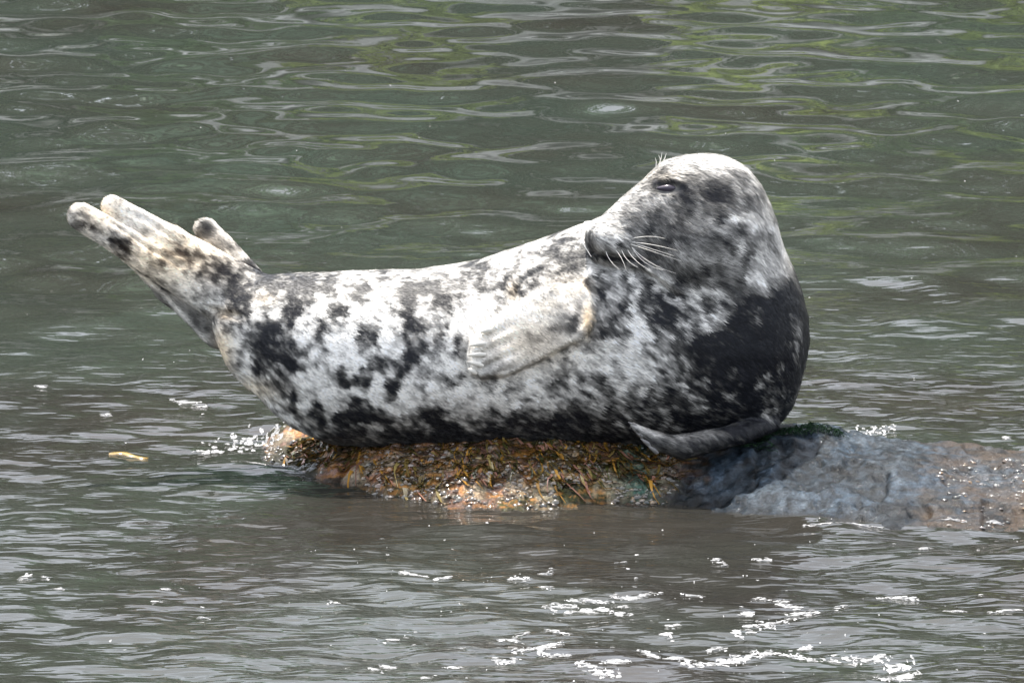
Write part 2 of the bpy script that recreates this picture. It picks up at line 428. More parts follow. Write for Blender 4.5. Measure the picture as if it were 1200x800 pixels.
def build_rock():
    xs = np.arange(-0.95, 2.12, 0.0052); ys = np.concatenate([np.arange(-0.92, 0.05, 0.006), np.arange(0.05, 0.9, 0.014)])
    X, Y = np.meshgrid(xs, ys, indexing='ij')
    Z = np.maximum(rock_h(X, Y), -0.35)
    nx, ny = X.shape
    i = np.arange(nx * ny).reshape(nx, ny)
    f = np.stack([i[:-1, :-1], i[1:, :-1], i[1:, 1:], i[:-1, 1:]], -1).reshape(-1, 4)
    me = mesh_np('rock', np.stack([X, Y, Z], -1).reshape(-1, 3), f)
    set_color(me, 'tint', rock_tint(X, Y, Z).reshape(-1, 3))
    rock = obj('rock', me, MT['rock'], label='low wet rock with orange and grey crust under the seal', category='rock')

    # barnacles and small shells on the front face, one joined part
    r = np.random.default_rng(5)
    px = np.concatenate([r.uniform(430, 790, 2300), 1260 - 170 * r.random(500) ** 1.6, r.uniform(245, 430, 500)])
    x = (px - 600) * S
    yf = np.interp(px, RX, RYF); yc = np.interp(px, RX, RYC)
    t = r.uniform(-0.02, 0.95, len(px))
    y = yf + (yc - yf) * t
    keep = noise(x * 14, y * 10, seed=91) + 0.5 * noise(x * 40, y * 40, seed=92) > (-0.55 + 0.3 * sstep(620, 760, px) * (px < 900))
    x, y, px, t = x[keep], y[keep], px[keep], t[keep]
    n = len(x)
    e = 0.004
    z = rock_h(x, y)
    rad = 0.0025 + 0.008 * r.random(n) ** 2.5; hgt = rad * r.uniform(0.3, 0.8, n); z = z - 0.25 * hgt
    nr = 7
    an = np.linspace(0, 2 * math.pi, nr, endpoint=False)
    rings = []
    for q, (rf, hf) in enumerate(((1.0, -0.35), (0.8, 0.55), (0.35, 0.95))):
        jr = rad[:, None] * rf * r.uniform(0.8, 1.2, (n, nr))
        rings.append(np.stack([x[:, None] + jr * np.cos(an) * 1.25, y[:, None] + jr * np.sin(an), np.broadcast_to((z + hgt * hf)[:, None], (n, nr))], -1))
    top = np.stack([x, y, z + hgt], -1)[:, None]
    co = np.concatenate(rings + [top], 1)
    m = 3 * nr + 1
    tri = []
    for q in range(2):
        for k in range(nr):
            a, b = q * nr + k, q * nr + (k + 1) % nr
            c, d = a + nr, b + nr
            tri += [(a, b, d), (a, d, c)]
    for k in range(nr):
        tri.append((2 * nr + k, 2 * nr + (k + 1) % nr, 3 * nr))
    F = (np.array(tri)[None] + (np.arange(n) * m)[:, None, None]).reshape(-1, 3)
    me = mesh_np('barnacles', co.reshape(-1, 3), F)
    pal = np.array([[.30, .27, .22], [.22, .15, .10], [.34, .19, .06], [.09, .08, .05], [.26, .22, .19], [.06, .06, .04]])
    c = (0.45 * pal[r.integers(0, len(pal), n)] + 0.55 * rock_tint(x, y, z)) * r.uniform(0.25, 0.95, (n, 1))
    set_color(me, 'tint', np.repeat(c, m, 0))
    obj('barnacles', me, MT['shells'], rock, kind='stuff')

    # algae: short wet blades lying on the rock
    def blades(name, spots, cols, ln, wd, seed):
        r = np.random.default_rng(seed)
        V, Fc, Cc, MX, MY = [], [], [], [], []
        for (pxa, pxb, ta, tb, cnt, lift) in spots:
            for k in range(cnt):
                p = r.uniform(pxa, pxb); yf_, yc_ = np.interp(p, RX, RYF), np.interp(p, RX, RYC)
                x0 = (p - 600) * S; y0 = yf_ + (yc_ - yf_) * r.uniform(ta, tb)
                an = r.normal(-0.5, 0.8); L = ln * r.uniform(0.5, 1.3); w = wd * r.uniform(0.6, 1.3)
                col = np.array(cols[r.integers(len(cols))]) * r.uniform(0.6, 1.3)
                b0 = len(V)
                for q in range(5):
                    s = q / 4
                    xx = x0 + L * s * math.cos(an + 0.5 * s); yy = y0 + L * s * math.sin(an + 0.5 * s) - 0.2 * L * s
                    zz = 0.003 + lift * math.sin(math.pi * min(1, s * 1.1)); MX += [xx, xx]; MY += [yy, yy]
                    ww = w * (1 - 0.75 * s) * (1 + 0.3 * math.sin(7 * s + k))
                    V.append((xx - ww * math.sin(an), yy + ww * math.cos(an), zz)); V.append((xx + ww * math.sin(an), yy - ww * math.cos(an), zz + 0.002))
                    Cc += [col, col]
                for q in range(4):
                    a = b0 + 2 * q
                    Fc.append((a, a + 1, a + 3, a + 2))
        V = np.array(V); V[:, 2] += rock_h(np.array(MX), np.array(MY))
        me = mesh_np(name, V, np.array(Fc))
        set_color(me, 'tint', np.array(Cc))
        obj(name, me, MT['algae'], rock, kind='stuff')
    blades('brown_seaweed', [(330, 520, 0.1, 1.0, 420, 0.002), (520, 780, 0.25, 1.0, 700, 0.002)],
           [(.10, .07, .02), (.33, .17, .03), (.26, .13, .09), (.05, .05, .015), (.20, .15, .05)], 0.065, 0.0042, 14)
    blades('green_algae', [(845, 985, 0.95, 1.03, 420, 0.012), (800, 905, 0.7, 1.0, 120, 0.006)],
           [(.03, .07, .03), (.05, .10, .05), (.02, .045, .025)], 0.026, 0.0013, 15)
    return rock
build_rock()

# ------------------------------------------------------------------ seal
VOX = 2.3
GX0, GX1, GY0, GY1, GW0, GW1 = 60, 975, 160, 560, -150, 190
gx = np.arange(GX0, GX1, VOX, dtype=np.float32); gy = np.arange(GY0, GY1, VOX, dtype=np.float32); gw = np.arange(GW0, GW1, VOX, dtype=np.float32)

TX = np.array([250, 256, 265, 280, 300, 320, 345, 370, 400, 450, 500, 550, 600, 650, 700, 750, 800, 850, 880, 905, 920, 930, 938, 943, 946], float)
TT = np.array([372, 355, 342, 330, 323, 321.5, 320, 319, 318, 316.5, 314, 306, 292, 274, 256, 243, 238, 243, 253, 272, 298, 318, 338, 358, 382], float)
TB = np.array([384, 408, 430, 446, 463, 483, 503, 515, 522, 526, 527, 527, 527, 528, 529, 530, 530, 527, 520, 506, 489, 473, 454, 434, 410], float)
TD = np.array([10, 26, 38, 50, 64, 76, 88, 95, 101, 107, 111, 114, 116, 118, 119, 120, 119, 113, 103, 89, 75, 62, 48, 32, 12], float)

def smin(a, b, k):
    h = np.clip(0.5 + 0.5 * (b - a) / k, 0, 1)
    return b * (1 - h) + a * h - k * h * (1 - h)

def round_cone(X, Y, W, a, b, r1, r2, fw=1.0, w0=None):
    """tapered capsule a->b; fw > 1 flattens it in depth around its axis"""
    a = np.array(a, np.float32); b = np.array(b, np.float32)
    d = b - a; L2 = float(d[0] ** 2 + d[1] ** 2)
    t = np.clip(((X - a[0]) * d[0] + (Y - a[1]) * d[1] + (0 if fw != 1 else 1) * (W - a[2]) * d[2]) / (L2 + (0 if fw != 1 else float(d[2] ** 2))), 0, 1)
    qx = X - (a[0] + d[0] * t); qy = Y - (a[1] + d[1] * t); qw = (W - (a[2] + d[2] * t)) * fw
    return np.sqrt(qx * qx + qy * qy + qw * qw) - (r1 + (r2 - r1) * t)

def ellipsoid(X, Y, W, c, r, ang=0.0):
    x = X - c[0]; y = Y - c[1]; w = W - c[2]
    ca, sa = math.cos(ang), math.sin(ang)
    u = x * ca + y * sa; v = -x * sa + y * ca
    k0 = np.sqrt((u / r[0]) ** 2 + (v / r[1]) ** 2 + (w / r[2]) ** 2)
    return (k0 - 1) * min(r)

def poly_sdf(px, py, poly):
    """signed distance to a polygon, negative inside"""
    d = np.full(px.shape, 1e9); inside = np.zeros(px.shape, bool)
    n = len(poly)
    for i in range(n):
        ax, ay = poly[i]; bx, by = poly[(i + 1) % n]
        ex, ey = bx - ax, by - ay
        t = np.clip(((px - ax) * ex + (py - ay) * ey) / (ex * ex + ey * ey), 0, 1)
        d = np.minimum(d, np.hypot(px - ax - ex * t, py - ay - ey * t))
        cond = ((ay > py) != (by > py)) & (px < (bx - ax) * (py - ay) / (by - ay + 1e-9) + ax)
        inside ^= cond
    return np.where(inside, -d, d)

def line_dist(px, py, pts):
    d = np.full(np.shape(px), 1e9)
    for (ax, ay), (bx, by) in zip(pts[:-1], pts[1:]):
        ex, ey = bx - ax, by - ay
        t = np.clip(((px - ax) * ex + (py - ay) * ey) / (ex * ex + ey * ey), 0, 1)
        d = np.minimum(d, np.hypot(px - ax - ex * t, py - ay - ey * t))
    return d

FLIP = [(704, 352), (678, 333), (645, 334), (612, 351), (584, 369), (562, 386), (551, 402), (548, 422), (551, 436), (563, 444), (592, 441), (625, 427), (655, 411), (678, 398), (694, 382)]

def seal_field():
    X = gx[:, None, None]; Y = gy[None, :, None]; W = gw[None, None, :]
    T = np.interp(gx, TX, TT); B = np.interp(gx, TX, TB); D = np.interp(gx, TX, TD)
    for arr in (T, B, D):                       # soften the kinks between the stations
        for _ in range(4):
            arr[1:-1] = 0.25 * arr[:-2] + 0.5 * arr[1:-1] + 0.25 * arr[2:]
    out = (gx < TX[0]) | (gx > TX[-1])
    c = ((T + B) / 2).astype(np.float32); a = np.maximum((B - T) / 2, 1).astype(np.float32); b = np.maximum(D, 1).astype(np.float32)
    a[out] = 1; b[out] = 1
    q = np.sqrt(((Y - c[:, None, None]) / a[:, None, None]) ** 2 + (W / b[:, None, None]) ** 2)
    F = (q - 1) * np.minimum(a, b)[:, None, None]
    for side, e in ((gx < TX[0], 0), (gx > TX[-1], -1)):
        cc = (TT[e] + TB[e]) / 2
        rr = np.maximum(np.sqrt((gy[:, None] - cc) ** 2 + gw[None, :] ** 2) - 6, 0)
        F[side] = np.sqrt((gx[side] - TX[e])[:, None, None] ** 2 + rr[None] ** 2) + 0.5
    # near fore flipper lying on the flank
    PX, PY = np.meshgrid(gx, gy, indexing='ij')
    d = -poly_sdf(PX.astype(float), PY.astype(float), FLIP)
    H = 15 * sstep(-1.0, 5, d)
    u = (PX - 690) * -0.9 + (PY - 362) * 0.436; v = (PX - 690) * 0.436 + (PY - 362) * 0.9   # along, across
    H *= 1 - 0.85 * sstep(30, -10, u) * sstep(30, -5, v)
    H += 2.2 * np.cos(v * 2 * math.pi / 15.0) * sstep(75, 125, u) * sstep(2, 10, d)
    H = H.astype(np.float32)
    F -= H[:, :, None] * (sstep(10, 60, gw)[None, None, :]).astype(np.float32)

    def box(lo, hi):
        ix = slice(max(0, int((lo[0] - GX0) / VOX)), int((hi[0] - GX0) / VOX) + 1)
        iy = slice(max(0, int((lo[1] - GY0) / VOX)), int((hi[1] - GY0) / VOX) + 1)
        iw = slice(max(0, int((lo[2] - GW0) / VOX)), int((hi[2] - GW0) / VOX) + 1)
        return ix, iy, iw
    def XYZ(s):
        return X[s[0]], Y[:, s[1]], W[:, :, s[2]]
    # head and neck
    s = box((655, 160, -80), (975, 480, 190))
    x, y, w = XYZ(s)
    h = ellipsoid(x, y, w, (829, 258, 48), (69, 76, 74))
    h = smin(h, round_cone(x, y, w, (797, 244, 62), (716, 284, 88), 57, 31), 14)
    h = smin(h, ellipsoid(x, y, w, (808, 292, 78), (62, 50, 55)), 26)                       # cheek
    h = smin(h, round_cone(x, y, w, (722, 294, 95), (775, 312, 90), 17, 30), 10)            # lower jaw
    h = smin(h, ellipsoid(x, y, w, (713, 285, 108), (24, 19, 19), 0.35), 8)                 # whisker pad
    h = smin(h, ellipsoid(x, y, w, (699, 277, 92), (15, 17, 22)), 7)                        # nose
    neck = round_cone(x, y, w, (842, 290, 40), (866, 385, 14), 66, 76)
    h = smin(h, neck, 30)
    k = (5 + 28 * sstep(740, 840, gx[s[0]]) - 14 * sstep(880, 930, gx[s[0]]))[:, None, None].astype(np.float32)
    F[s] = smin(F[s], h, k)
    # far fore flipper, under the chest on the rock
    s = box((715, 470, 30), (930, 555, 190)); x, y, w = XYZ(s)
    g = round_cone(x, y, w, (900, 494, 40), (862, 507, 84), 11, 12)
    g = smin(g, round_cone(x, y, w, (862, 507, 84), (795, 521, 118), 12, 13), 6)
    g = smin(g, round_cone(x, y, w, (795, 521, 118), (766, 515, 130), 13, 10.5), 6)
    g = smin(g, round_cone(x, y, w, (766, 515, 130), (738, 496, 136), 10.5, 3.5), 6)
    F[s] = smin(F[s], g, 5)
    # hind flippers
    s = box((60, 210, -70), (330, 430, 60)); x, y, w = XYZ(s)
    n = round_cone(x, y, w, (97, 254, 16), (175, 302, 12), 16.5, 19, 1.9)
    n = smin(n, round_cone(x, y, w, (175, 302, 12), (268, 348, 6), 19, 34, 1.6), 10)
    n2 = round_cone(x, y, w, (133, 243, 5), (200, 284, 4), 14.5, 19, 1.9)
    n2 = smin(n2, round_cone(x, y, w, (200, 284, 4), (285, 346, 0), 19, 34, 1.5), 10)
    n = smin(n, n2, 5)
    far = round_cone(x, y, w, (137, 293, -20), (195, 337, -27), 4.5, 15, 2.6)
    far = smin(far, round_cone(x, y, w, (195, 337, -27), (258, 384, -30), 15, 26, 2.0), 8)
    far2 = round_cone(x, y, w, (240, 269, -32), (285, 330, -24), 15, 24, 2.4)
    n = smin(n, smin(far, far2, 5), 4)
    F[s] = smin(F[s], n, 9)
    return F

def surface_nets(F):
    nx, ny, nz = F.shape
    neg = F < 0
    c = neg[:-1, :-1, :-1].astype(np.int8)
    cnt = np.zeros((nx - 1, ny - 1, nz - 1), np.int8)
    for a in (0, 1):
        for b in (0, 1):
            for d in (0, 1):
                cnt += neg[a:nx - 1 + a, b:ny - 1 + b, d:nz - 1 + d]
    I, J, K = np.nonzero((cnt > 0) & (cnt < 8))
    vid = np.full(cnt.shape, -1, np.int32); vid[I, J, K] = np.arange(len(I))
    acc = np.zeros((len(I), 3)); num = np.zeros(len(I))
    corners = [(0, 0, 0), (1, 0, 0), (0, 1, 0), (1, 1, 0), (0, 0, 1), (1, 0, 1), (0, 1, 1), (1, 1, 1)]
    vals = {cc: F[I + cc[0], J + cc[1], K + cc[2]].astype(float) for cc in corners}
    for p in corners:
        for ax in range(3):
            if p[ax] == 0:
                q = list(p); q[ax] = 1; q = tuple(q)
                va, vb = vals[p], vals[q]
                m = (va < 0) != (vb < 0)
                t = np.where(m, va / np.where(m, va - vb, 1), 0)
                for d in range(3):
                    acc[:, d] += m * (p[d] + (t if d == ax else 0))
                num += m
    V = acc / num[:, None] + np.stack([I, J, K], -1)
    quads = []
    for ax in range(3):
        sh = [slice(0, None)] * 3; lo = list(sh); hi = list(sh); lo[ax] = slice(0, -1); hi[ax] = slice(1, None)
        A, Bn = neg[tuple(lo)], neg[tuple(hi)]
        e = np.argwhere(A != Bn)
        o1, o2 = [d for d in range(3) if d != ax]
        ok = (e[:, o1] > 0) & (e[:, o2] > 0) & (e[:, o1] < F.shape[o1] - 1) & (e[:, o2] < F.shape[o2] - 1)
        e = e[ok]
        flip = A[tuple(e.T)]
        ids = []
        for da, db in ((-1, -1), (0, -1), (0, 0), (-1, 0)):
            q = e.copy(); q[:, o1] += da; q[:, o2] += db
            ids.append(vid[tuple(q.T)])
        ids = np.stack(ids, -1)
        if ax == 1:
            flip = ~flip
        ids[~flip] = ids[~flip][:, ::-1]
        quads.append(ids)
    return V * VOX + np.array([GX0, GY0, GW0]), np.concatenate(quads)

def vnormals(V, Q):
    n = np.cross(V[Q[:, 2]] - V[Q[:, 0]], V[Q[:, 3]] - V[Q[:, 1]])
    N = np.zeros_like(V)
    for k in range(4):
        for d in range(3):
            N[:, d] += np.bincount(Q[:, k], n[:, d], len(V))
    return N / (np.linalg.norm(N, axis=1)[:, None] + 1e-9)

def smooth(V, Q, it, lam=0.5):
    a = np.concatenate([Q[:, 0], Q[:, 1], Q[:, 2], Q[:, 3]]); b = np.concatenate([Q[:, 1], Q[:, 2], Q[:, 3], Q[:, 0]])
    deg = np.bincount(a, minlength=len(V)) + 1e-9
    for i in range(it):
        l = lam if i % 2 == 0 else -lam * 1.03
        M = np.stack([np.bincount(a, V[b, d], len(V)) / deg for d in range(3)], -1)
        V = V + (M - V) * l
    return V

# coat markings, with sunlit edges and underside shade left in the tones: y: "x:tone ..." (0 black ... 9 white)
MARKS_AND_LIGHT = """
195|770:9 790:8 810:9 830:9 850:9 870:9
201|800:8 815:8 830:8 845:9 860:9 880:9
208|755:8 770:7 780:7 795:7 805:5 820:5 840:5 850:5 862:5 875:7 885:9
221|735:8 750:7 762:5 775:4 800:5 812:4 825:3 838:4 850:4 862:5 875:5 890:6 900:9
233|720:8 735:7 750:6 762:6 775:6 790:4 800:2 812:3 825:2 840:2 850:3 862:5 873:3 885:5 897:7 906:9
246|705:8 720:8 735:6 747:4 760:4 772:3 785:4 800:3 812:4 825:3 838:2 850:4 860:3 872:3 882:5 895:7 903:5 912:9
257|690:9 700:7 715:6 728:4 740:3 755:4 767:3 780:5 795:3 810:4 828:5 840:2 855:9 870:9 882:6 895:7 905:4 915:9
268|690:7 700:6 712:6 725:6 738:4 755:3 770:3 785:3 800:5 815:4 830:4 845:5 855:2 867:3 877:9 890:7 900:9 915:9
280|690:4 700:6 715:6 730:6 745:5 760:4 775:3 790:3 805:3 820:4 833:3 845:4 860:7 872:4 885:5 897:5 910:9 922:9
290|690:3 700:5 715:6 730:5 745:4 760:3 780:3 795:4 805:3 820:4 835:4 848:3 860:7 875:4 888:7 900:5 915:9 925:9
305|700:2 715:4 735:5 750:4 765:3 780:4 805:6 820:5 835:5 850:6 867:3 882:7 900:7 915:8 925:6 935:9
318|810:4 820:3 835:4 850:5 865:5 880:7 895:6 910:8 920:6 930:4 940:9
330|790:3 805:4 815:2 830:5 845:3 860:3 875:7 887:8 900:5 912:4 922:1 935:2 945:3
342|805:6 815:6 836:8 850:2 865:3 878:5 890:7 900:1 915:0 935:1 945:2
355|810:5 825:4 840:4 855:6 865:2 880:1 900:0 920:0 933:0 941:4
368|805:5 820:6 835:7 847:5 860:2 878:4 900:0 915:0 929:4 942:1
382|805:5 817:7 830:6 845:3 860:1 880:2 900:0 915:0 928:4 942:0
397|805:4 820:2 830:2 850:1 875:0 900:0 915:0 926:5 940:0
415|820:1 835:0 850:0 870:0 890:0 910:1 921:0 930:5 940:0
428|802:4 815:1 828:4 840:0 860:0 872:0 880:3 895:1 912:4 925:1
440|800:2 815:2 830:1 845:0 857:3 870:0 882:4 892:6 902:1 912:2 925:1
450|800:5 815:4 830:1 850:1 870:0 885:4 898:2 910:3 925:4
462|803:5 818:3 835:1 850:5 865:1 880:0 895:5 904:4 910:5 920:1 927:3
475|797:4 815:4 835:2 850:2 868:2 885:0 896:4 905:5 915:3
488|790:2 810:2 830:1 850:1 862:2 880:0 893:4 905:5 915:1
500|800:1 830:1 858:2 880:1 900:1
270|660:8 680:8
285|620:9 635:8 650:6 660:5 670:6 680:6
300|570:8 585:9 600:9 615:7 628:7 645:5 658:5 672:4 680:3
312|520:9 540:8 556:6 566:4 575:8 590:8 603:6 615:9 630:8 642:7 655:5 668:4 678:3 692:8 705:6 720:5 735:5
324|515:7 530:8 545:6 557:4 570:8 583:8 592:6 605:8 615:4 630:5 645:5 658:5 670:3 680:5 688:8 700:5 713:6 722:4 735:9 745:4 757:7 770:7 785:4 800:3
336|513:4 530:4 540:5 552:7 565:4 578:7 588:3 598:8 606:3 620:6 635:6 650:6 668:7 680:9 695:3 707:3 717:8 728:5 740:6 752:3 765:4 775:7 790:2 805:4
348|512:2 525:3 537:5 550:9 562:8 575:8 590:7 604:5 620:7 632:7 645:7 660:8 678:6 690:8 702:3 715:6 727:4 740:7 752:3 765:2 777:6 790:5 805:7
360|513:3 525:3 535:6 550:9 565:9 580:7 595:9 610:9 625:8 640:7 655:6 665:7 675:4 685:6 702:4 715:4 728:3 740:7 750:4 763:4 775:1 790:2 800:4
373|513:4 525:5 540:9 560:9 580:8 600:9 620:9 640:7 655:5 666:3 675:2 684:6 695:4 707:6 720:4 735:4 747:9 758:5 765:2 780:2 795:4
386|513:5 530:9 545:9 560:9 575:8 590:9 605:8 620:7 635:6 650:4 662:3 672:3 681:6 690:5 702:3 713:3 725:5 740:8 750:9 760:4 775:3 790:4 800:6 812:3
398|512:3 525:8 535:4 548:6 560:8 575:7 590:8 605:7 618:5 632:5 648:6 660:6 674:6 690:5 700:6 712:9 725:6 738:9 750:6 760:7 775:5 787:4 800:2 815:1
412|515:7 530:7 540:5 552:8 565:7 578:6 595:8 610:7 622:6 635:7 650:7 660:5 672:8 688:6 700:7 710:8 725:7 740:8 755:5 770:6 785:4 800:2
427|515:9 530:9 545:8 555:8 570:5 582:5 595:6 610:6 625:6 640:5 655:6 670:6 682:6 695:6 710:8 725:6 740:7 755:6 768:5 780:4
443|517:6 530:5 545:8 560:5 572:4 585:8 600:5 615:8 630:7 645:4 658:4 670:6 682:5 695:5 710:6 725:6 740:6 752:7 765:5 780:4 793:6
456|515:8 530:6 545:8 560:7 570:6 585:8 598:6 612:7 625:7 640:4 655:5 670:6 685:5 700:5 715:5 730:6 745:5 757:5 772:4 787:4
470|515:5 530:7 545:6 560:8 575:7 590:7 602:7 618:5 632:6 645:6 660:5 675:4 690:4 710:4 725:5 740:4 755:4 770:4 785:4
483|515:3 530:5 545:6 560:5 575:4 590:5 605:3 620:3 640:3 660:2 680:3 700:3 720:4 735:4 750:3 765:4 780:3
496|515:1 530:1 545:5 560:4 575:3 590:2 605:3 620:2 640:1 660:1 680:2 700:3 722:4 740:2 755:3 770:3 785:3
510|515:1 545:1 575:1 605:1 640:1 680:1 720:2 760:1
524|400:1 450:1 500:1 600:1 700:1 800:1
325|345:6 360:6 375:6 390:6 405:8 420:8 435:8 450:6 465:8 480:9 495:8 510:7
332|300:4 315:2 330:5 345:4 360:4 375:5
339|350:3 375:5 388:3 400:8 415:6 430:3 445:8 455:7 468:4 480:4 495:2 508:3 525:7
345|270:2 290:3 310:7 330:5 345:3 360:4
352|378:9 390:8 405:8 421:4 435:8 450:7 462:5 475:2 485:4 497:8 510:2 525:3
357|270:2 285:2 300:6 312:6 328:6 345:3 358:5 370:8
366|262:5 278:4 292:4 305:5 318:5 330:9 343:4 355:3 365:5 375:8 390:3 402:3 415:8 428:7 440:7 455:8 468:6 478:2 490:7 505:7 515:7 525:5
380|258:5 270:4 285:5 298:4 310:2 322:3 335:6 345:2 358:7 368:6 378:3 390:5 405:7 418:9 430:5 440:6 455:7 468:6 480:2 490:3 500:5 515:3 525:8
393|258:7 270:6 285:6 297:5 310:1 325:2 345:4 360:8 373:3 385:6 400:9 415:9 428:2 440:3 455:9 465:7 480:4 490:5 502:7 512:5
406|260:7 275:8 290:6 308:1 322:2 337:3 350:4 364:6 378:6 392:9 410:9 425:5 437:4 450:9 470:8 485:3 495:4 505:7 515:4 525:8
418|260:8 272:7 281:4 292:8 305:1 320:1 335:2 350:3 368:7 380:8 395:9 410:9 425:9 437:5 450:4 460:6 478:3 490:4 500:8 512:5
432|263:7 276:7 292:8 305:2 318:5 330:3 345:2 360:6 372:9 390:8 402:3 415:9 430:3 443:3 455:8 465:4 478:3 490:7 500:6
447|278:7 292:8 305:8 315:6 325:3 337:3 350:7 363:9 378:9 391:6 403:2 417:3 430:3 445:8 457:2 467:3 480:8 492:6 505:9
460|295:7 310:8 322:6 335:3 345:3 357:8 370:7 380:8 392:9 405:6 420:8 435:8 450:7 462:2 475:8 490:7 505:8
473|305:6 320:8 333:7 345:2 357:8 371:3 385:8 395:9 405:4 415:3 430:3 445:6 460:8 475:8 490:7 503:5
487|325:5 340:8 352:4 365:5 377:2 388:7 400:2 415:2 430:1 445:2 460:6 475:5 490:4 503:1
500|340:5 352:7 365:5 378:4 395:5 410:4 425:4 440:6 455:2 470:3 485:3 500:5
512|355:4 370:3 385:2 400:2 420:3 440:4 455:2 470:1 490:1
240|88:8 100:8 125:9 140:8
248|92:6 108:7 135:7 150:9
258|92:5 103:5 115:8 140:8 155:9 170:9
268|103:4 115:6 128:7 150:7 165:8 182:8 200:9
278|108:8 120:7 133:4 143:4 155:7 170:8 190:8 205:9
287|128:7 138:3 150:2 162:6 178:8 195:8 212:7 225:9 240:9
296|145:4 155:2 165:7 180:8 195:7 206:5 214:3 230:5 245:6 262:8
306|155:6 170:8 185:7 199:4 212:6 225:4 240:5 255:4 270:6 285:6
318|172:7 185:7 200:8 214:7 227:6 240:5 252:3 265:2 280:4 292:5
330|195:7 210:7 225:7 240:6 256:4 268:3 282:2 295:4
343|215:7 232:7 246:6 258:6 270:3 283:3 296:5
356|235:6 250:7 264:6 278:3 290:2
"""

def coat_tone(P):
    """tone 0..1 at points of the seal (layout units)"""
    pts = []
    for ln in MARKS_AND_LIGHT.strip().splitlines():
        y, rest = ln.split('|')
        for it in rest.split():
            x, t = it.split(':'); pts.append((float(x), float(y), float(t)))
    pts = np.array(pts)
    step = 4.0
    bx = np.arange(60, 980, step); by = np.arange(160, 560, step)
    BX, BY = np.meshgrid(bx, by, indexing='ij')
    num = np.zeros(BX.shape); den = np.full(BX.shape, 1e-12)
    for px, py, t in pts:
        d2 = (BX - px) ** 2 + (BY - py) ** 2
        wgt = np.exp(-d2 / 34.0) + 2e-4 / (1 + d2 / 300.0) ** 2
        num += wgt * t; den += wgt
    G = num / den
    x, y, w = P.T
    wx = 5.0 * fbm(x / 22, y / 22, w / 22, seed=101, octaves=3); wy = 5.0 * fbm(x / 22 + 40, y / 22, w / 22, seed=102, octaves=3)
    u = np.clip((x + wx - 60) / step, 0, len(bx) - 1.001); v = np.clip((y + wy - 160) / step, 0, len(by) - 1.001)
    i = u.astype(int); j = v.astype(int); fu, fv = u - i, v - j
    t = G[i, j] * (1 - fu) * (1 - fv) + G[i + 1, j] * fu * (1 - fv) + G[i, j + 1] * (1 - fu) * fv + G[i + 1, j + 1] * fu * fv
    # the far side of the animal carries its own blotches
    back = sstep(10, -40, w)
    face = 1 - back
    tb = 5.2 + 6 * fbm(x / 38, y / 38, w / 38, seed=103, octaves=4)
    t = t * (1 - back) + tb * back
    # hair-scale break-up, combed along the fur
    a = x * 0.82 + y * 0.57; b = -x * 0.57 + y * 0.82
    t = 4.05 + (t - 4.7) * 1.25
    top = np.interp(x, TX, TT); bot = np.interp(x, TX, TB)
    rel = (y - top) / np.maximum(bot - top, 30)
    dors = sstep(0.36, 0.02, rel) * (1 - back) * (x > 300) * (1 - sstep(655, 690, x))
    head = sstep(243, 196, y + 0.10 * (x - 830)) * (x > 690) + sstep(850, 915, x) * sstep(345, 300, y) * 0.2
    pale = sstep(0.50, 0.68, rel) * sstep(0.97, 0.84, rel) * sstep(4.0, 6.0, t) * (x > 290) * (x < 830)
    t = t - 2.6 * dors - 2.6 * np.clip(head, 0, 1) + 0.5 * pale  # offsets the light in the tone: sunlit back and crown darker, shaded belly lighter
    onhead = sstep(685, 700, x) * sstep(322, 300, y - 0.25 * (x - 700)) * face
    flip = sstep(3, -4, poly_sdf(x, y, FLIP)) * face
    t = t + 0.7 * flip + (1 - 0.4 * onhead - 0.65 * flip) * (3.0 * fbm(a / 9, b / 6.5, w / 8, seed=104, octaves=3) + 1.3 * noise(a / 7, b / 2.0, w / 4, seed=105))
    t = (0.3 * 9 * sstep(0.6, 7.8, t) + 0.7 * t) * (1 - onhead) + (4.5 + (t - 4.3) * 0.92) * onhead
    t = t - 1.3 * face * sstep(820, 870, x) * sstep(325, 360, y)
    t = t + 2.2 * sstep(2.2, 0.6, t) * sstep(0.52, 0.8, noise(x / 5.5, y / 8.0, w / 6, seed=110)) * (x > 640)
    low = sstep(488, 500, y + 0.15 * (x - 735)) * sstep(96, 108, w) * (x > 725) * (x < 880)
    t = t * (1 - low) + low * (1.7 + 1.8 * np.exp(-(line_dist(x, y, [(735, 494), (768, 508), (800, 510), (850, 503)]) / 5.0) ** 2) + 2.6 * np.exp(-(line_dist(x, y, [(733, 492), (748, 498), (764, 507)]) / 4.0) ** 2) + 1.2 * fbm(a / 14, b / 4, w / 8, seed=109))  # highlight streak along the flipper's upper edge painted into the tone
    far = sstep(-6, -14, w) * (x < 262)
    t = t * (1 - far) + far * (3.9 + 3.0 * fbm(x / 16, y / 16, w / 16, seed=106))
    t = t - 1.9 * face * np.exp(-(line_dist(x, y, [(697, 266), (690, 274), (689, 286), (693, 297)]) / 2.2) ** 2) - 5.0 * face * np.exp(-(line_dist(x, y, [(692, 299), (708, 304), (732, 304), (752, 309)]) / 2.4) ** 2)
    er = np.sqrt(((x - 780) / 16) ** 2 + ((y - 223) / 8) ** 2)
    t = t - 2.6 * face * np.exp(-((er - 1) / 0.28) ** 2)
    t = t + 2.8 * face * np.exp(-((x - 698) / 12) ** 2 - ((y - 284) / 14) ** 2)  # nose tone lifted to counter the shade on its downward side
    pad = np.exp(-((x - 716) / 20) ** 2 - ((y - 284) / 14) ** 2) * face
    t = t - 3.5 * pad * sstep(0.25, 0.6, noise(a / 6.0, b / 4.0, seed=108)) + 1.5 * pad * sstep(0.2, 0.6, -noise(a / 6.0, b / 4.0, seed=108))
